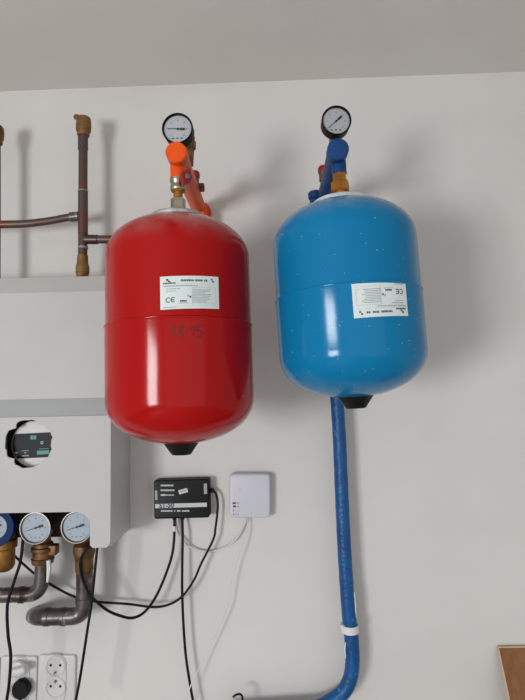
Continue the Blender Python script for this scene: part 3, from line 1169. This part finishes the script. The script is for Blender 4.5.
def plate(name, items, mat, parent, z=.0362, th=.0005):
    bm = bmesh.new()
    for (xa, ya, xb, yb) in items:
        x0, y0 = B(xa, yb); x1, y1 = B(xb, ya)
        rect(bm, fr, x0, y0, x1, y1, z - th, z)
    stamp(case_c, bm, mat)


plate('silver_stripe', [(155.2, 502.6, 206.8, 508.2)], 'silver', ctl, .0365, .0008)
plate('edge_mark', [(155.0, 490.5, 157.3, 500), (204.0, 483.5, 206.9, 494)], 'pale_print', ctl, .0365, .0008)
its = []
for y in (484.6, 489.4):
    x = 160.8
    while x < 173.5:
        w = random.uniform(.8, 1.5)
        its.append((x, y, x + w, y + 1.7)); x += w + .35
its += [(160.8, 494.2, 165.6, 495.9)]
x = 166.2
while x < 173.5:
    its.append((x, 494.4, x + .9, 495.7)); x += 1.35
x = 161
while x < 190.5:
    w = random.uniform(.7, 1.5)
    if random.random() > .1: its.append((x, 510.1, x + w, 511.7))
    x += w + .35
plate('small_print', its, 'silver', ctl, .0363, .0005)
bm = bmesh.new()
c_ = B(183.2, 491.2)
rect(bm, fr @ Matrix.Translation((c_[0], c_[1], 0)) @ Matrix.Rotation(R(14), 4, 'Z'), -.0118, -.0055, .0118, .0055, .0355, .0365)
st = build('sticker', bm, 'silver', ctl, smooth=False)
bm = bmesh.new()
for k in range(5):
    rect(bm, fr @ Matrix.Translation((c_[0], c_[1], 0)) @ Matrix.Rotation(R(14), 4, 'Z'), -.007 + .003 * k, -.001, -.005 + .003 * k, .0022, .0364, .0367)
stamp(st, bm, 'faint_ink')
me = text_mesh('ST-50', .0175, .0004, .0005, 0.92)
c_ = B(166.6, 505.4)
me.transform(fr @ Matrix.Translation((c_[0], c_[1], .0366)))
merge(case_c, me, 'ink')
gp = P(211.5, 489.5, -.016)
bm = bmesh.new()
cyl(bm, gp + Vector((-.008, 0, 0)), gp + Vector((.006, 0, -.004)), .006, seg=16, bev=.001)
build('cable_gland', bm, 'black', ctl)
for gx in (174.5, 182.3):
    g2 = P(gx, 517.5, -.02)
    bm = bmesh.new()
    cyl(bm, g2 + Vector((0, 0, .004)), g2 + Vector((0, 0, -.006)), .0052, seg=16, bev=.001)
    build('cable_gland', bm, 'black', ctl)

# ------------------------------------------------------------------ router
FYR = -.03
kr = (FYR + DIST) / FPX
rc = P(249.8, 496, FYR)
frr = frame((rc.x, 0, rc.z), (0, -1, 0), (.02, 0, 1))
rt = thing('internet_gateway', (rc.x, 0, rc.z - 21 * kr), 'small white square gateway box with rounded corners on the wall', 'router')
bm = bmesh.new(); shell(bm, rrect(40.5 * kr, 42.5 * kr, .011, 7), frr, .030, .006, 4)
case_r = build('case', bm, 'router', rt)


def dots(name, items, mat):
    bm = bmesh.new()
    inv = frr.inverted()
    for (xa, ya, xb, yb) in items:
        p = inv @ P(xa, yb, FYR); q = inv @ P(xb, ya, FYR)
        rect(bm, frr, p.x, p.y, q.x, q.y, .0295, .0304)
    stamp(case_r, bm, mat)


dots('status_light', [(232.6, 502.3, 235.8, 504.0), (233.0, 505.5, 236.0, 507.2)], 'led')
dots('icon_print', [(237.2, 502.3, 238.8, 503.8), (237.4, 505.6, 238.8, 507), (233.0, 509.8, 234.3, 511.4), (237.6, 510, 238.6, 511), (233, 513.5, 234.2, 515), (235.2, 513.6, 236, 514.8), (237.6, 513.6, 238.8, 514.8)], 'faint_ink')
dots('logo_print', [(239.0, 489, 239.0 + 2, 489.6)], 'pale_print')


# ------------------------------------------------------------------ cables
def cable(pts, r, mat, label, name='cable', per=8):
    pp = [P(*p) for p in pts]
    bm = bmesh.new()
    tube(bm, spline(pp, per), r, 10)
    o = build(name, bm, mat)
    tag(o, label, 'cable')
    return o


cable([(174.5, 518, -.02), (174, 540, -.03), (171, 559, -.035), (161.5, 585, -.04), (152, 603, -.05), (142, 614, -.06), (131, 618, -.07), (118, 615, -.08), (107, 610, -.09), (97, 602, -.10), (89.5, 594, -.105), (82, 577, -.11), (80.5, 562, -.115), (84, 553, -.12), (88.5, 547, -.12)], .0034, 'cable', 'black cable from the left underside of the controller, looping over to the rightmost dial gauge')
bm = bmesh.new()
cyl(bm, P(174.2, 526.5, -.024), P(174.1, 531.5, -.027), .0042, seg=14)
tg = build('cable_tag', bm, 'sticker')
tag(tg, 'small white tag wrapped round the leftmost cable under the controller', 'tag')
cable([(182.3, 518, -.02), (182.6, 540, -.03), (182.2, 593, -.034), (185, 647, -.034), (190, 684, -.034), (196, 716, -.034)], .0034, 'cable', 'black cable hanging straight down from the controller to the bottom of the photo')
cable([(211.5, 489.5, -.016), (216, 494, -.02), (217.8, 506, -.024), (215.5, 528, -.028), (213, 540, -.03), (201, 564, -.036), (194, 580, -.038), (182.5, 596, -.043), (169, 604.5, -.037), (153, 607, -.035), (128, 604, -.03), (100, 602, -.03), (79, 598, -.03), (66, 593, -.03), (50, 584, -.03), (36, 575, -.03), (20, 561, -.03), (12, 553, -.03)], .0030, 'cable', 'black cable from the right side of the controller sagging left behind the grey pipes')
cable([(97.5, 545, -.13), (96.5, 555, -.13), (94.5, 575, -.13), (91.5, 604, -.13), (88, 626, -.13), (85, 646, -.13), (80, 678, -.13), (75.5, 702, -.13), (74, 715, -.13)], .0033, 'cable', 'black cable dropping from the corner of the boiler unit past the double socket')
cable([(23, 535, -.14), (22.5, 545, -.14), (20, 563, -.14), (14, 582, -.14), (7.5, 605, -.14), (8, 634, -.14), (10.7, 655, -.14), (9.3, 682, -.14), (6.5, 702, -.14), (5, 716, -.14)], .0036, 'cable', 'black cable hanging at the far left past the plug socket')
cable([(247.5, 517, -.012), (247, 527, -.02), (243, 543, -.028), (235.5, 564, -.03), (230.5, 585, -.03), (227, 607, -.03), (217, 631, -.03), (206, 655, -.03), (191, 685, -.045), (184, 706, -.045), (182, 716, -.045)], .0014, 'white_cable', 'thin pale cable hanging from the white gateway box')
cable([(245.5, 517, -.008), (245, 523, -.01), (237, 538, -.012), (226, 546.5, -.012), (211, 551.5, -.012), (195, 549.5, -.012), (184, 541, -.012), (178, 531, -.012), (175, 516, -.012)], .0024, 'grey_cable', 'grey cable sagging between the white gateway box and the controller')
cable([(233, 697, -.06), (236.5, 694.6, -.06), (240, 694.2, -.06), (242.3, 697, -.06), (242.8, 706, -.06), (243, 716, -.06)], .0026, 'cable', 'hooked black cable end just showing at the bottom edge')


# ------------------------------------------------------------------ sockets
def double_socket(cx, tops, x0, x1, y0, y1, label, group):
    t = thing('double_socket', P(cx, 700, 0), label, 'socket', group)
    a, b = P(x0, y1, 0), P(x1, y0, 0)
    bm = bmesh.new()
    fr = frame(((a.x + b.x) / 2, 0, (a.z + b.z) / 2), (0, -1, 0), (.018, 0, 1))
    shell(bm, rrect(b.x - a.x, b.z - a.z, .008), fr, .008, .003)
    build('frame', bm, 'socket', t)
    c = P(cx, (tops[0] + tops[1]) / 2, 0)
    ks = DIST / FPX
    bm = bmesh.new()
    f2_ = frame((c.x, 0, c.z), (0, -1, 0), (.018, 0, 1))
    shell(bm, rrect(24 * ks, 45 * ks, .025, 8), f2_, .011, .003)
    build('cover', bm, 'socket', t)
    for ty in tops:
        q = P(cx, ty, -.011)
        fq = frame((q.x, -.0110, q.z), (0, -1, 0), (.018, 0, 1))
        bm = bmesh.new()
        lathe(bm, [(9.7 * ks, -.001), (9.7 * ks, .0015), (9.1 * ks, .0025), (8.4 * ks, .0025), (7.9 * ks, .0004), (0, .0004)], fq, 36, False)
        ou = build('outlet', bm, 'socket', t)
        bm = bmesh.new()
        for dx in (-4.6, 4.6):
            lathe(bm, [(0, .0002), (1.25 * ks, .0002), (1.25 * ks, .0010), (0, .0010)], fq @ Matrix.Translation((dx * ks, 1.2 * ks, 0)), 14, False)
        stamp(ou, bm, 'dark_hole')
        bm = bmesh.new()
        lathe(bm, [(1.1 * ks, .0003), (1.1 * ks, .006), (.7 * ks, .008), (0, .008)], fq @ Matrix.Translation((0, (-5.2 if ty == tops[0] else 6) * ks, 0)), 12, False)
        build('earth_pin', bm, 'solder', ou)
    return t


SG = 'double sockets at the bottom left'
double_socket(55.5, (666.5, 687.5), 38.5, 76.5, 653.5, 699.5, 'white double socket with both outlets empty, right of the black plug', SG)
double_socket(19, (668, 690), 1, 38.3, 655, 700.5, 'white double socket with a white and a black plug in it', SG)
double_socket(-20, (669, 691), -38, .8, 656, 701.5, 'white double socket cut off by the left edge of the photo', SG)
# plugs
bm = bmesh.new()
q = P(20, 667, -.014)
fq = frame((q.x, -.016, q.z), (0, -1, 0), (.5, 0, 1))
shell(bm, rrect(.036, .036, .015), fq, .012, .004)
shell(bm, rrect(.050, .018, .007), fq @ Matrix.Rotation(R(40), 4, 'Z') @ Matrix.Translation((.004, 0, .008)), .022, .006)
wp = build('plug', bm, 'socket')
tag(wp, 'white plug pushed into the upper outlet beside the empty socket', 'plug')
q = P(20, 690.5, -.03)
bp = thing('plug', (q.x, -.014, q.z), 'round black plug in the lower outlet at bottom left', 'plug')
bm = bmesh.new()
fq = frame((q.x, -.0155, q.z), (0, -1, 0))
kq = 1.33 / FPX
lathe(bm, [(0, 0), (8.8 * kq, 0), (9.0 * kq, .004), (8.8 * kq, .012), (8.0 * kq, .016), (0, .016)], fq, 32, False)
build('body', bm, 'black', bp)
bm = bmesh.new()
tube(bm, spline([Vector((q.x, -.027, q.z - .018)), Vector((q.x - .002, -.030, q.z - .045)), Vector((q.x - .004, -.034, q.z - .12))], 6), .0042, 10)
build('cord', bm, 'cable', bp)

# ------------------------------------------------------------------ leaning board
tl = P(499, 648, -.012)
tr_ = P(560, 646.3, -.012)
bd = thing('wooden_board', (tl.x + .25, -.25, 0), 'brown wooden board leaning on the wall in the bottom right corner', 'board')
dn = Vector((0, -.45, -.90)).normalized()
Lb = tl.z / -dn.z - .004
nrm = Vector((0, dn.z, -dn.y)).normalized()
if nrm.y > 0: nrm = -nrm
xa = (tr_ - tl).normalized(); xa.z *= .2; xa.normalize()


def slab(bm, o0, wx, ln, th):
    v = [o0, o0 + xa * wx, o0 + xa * wx + dn * ln, o0 + dn * ln]
    vv = [bm.verts.new(p) for p in v] + [bm.verts.new(p - nrm * th) for p in v]
    for f in ((0, 1, 2, 3), (4, 5, 6, 7), (0, 1, 5, 4), (1, 2, 6, 5), (2, 3, 7, 6), (3, 0, 4, 7)):
        bm.faces.new([vv[i] for i in f])


bm = bmesh.new(); slab(bm, tl, .5, Lb, .008)
build('panel', bm, 'wood', bd, smooth=False)
bm = bmesh.new(); slab(bm, tl - dn * .003 - xa * .002, .504, .0028, .009)
eb = build('edge_band', bm, 'wood_edge', bd, smooth=False); eb['label'] = 'pale raw edge'
bm = bmesh.new(); slab(bm, tl - xa * .003, .0028, Lb, .008)
eb = build('edge_band', bm, 'wood_edge', bd, smooth=False); eb['label'] = 'pale raw edge'
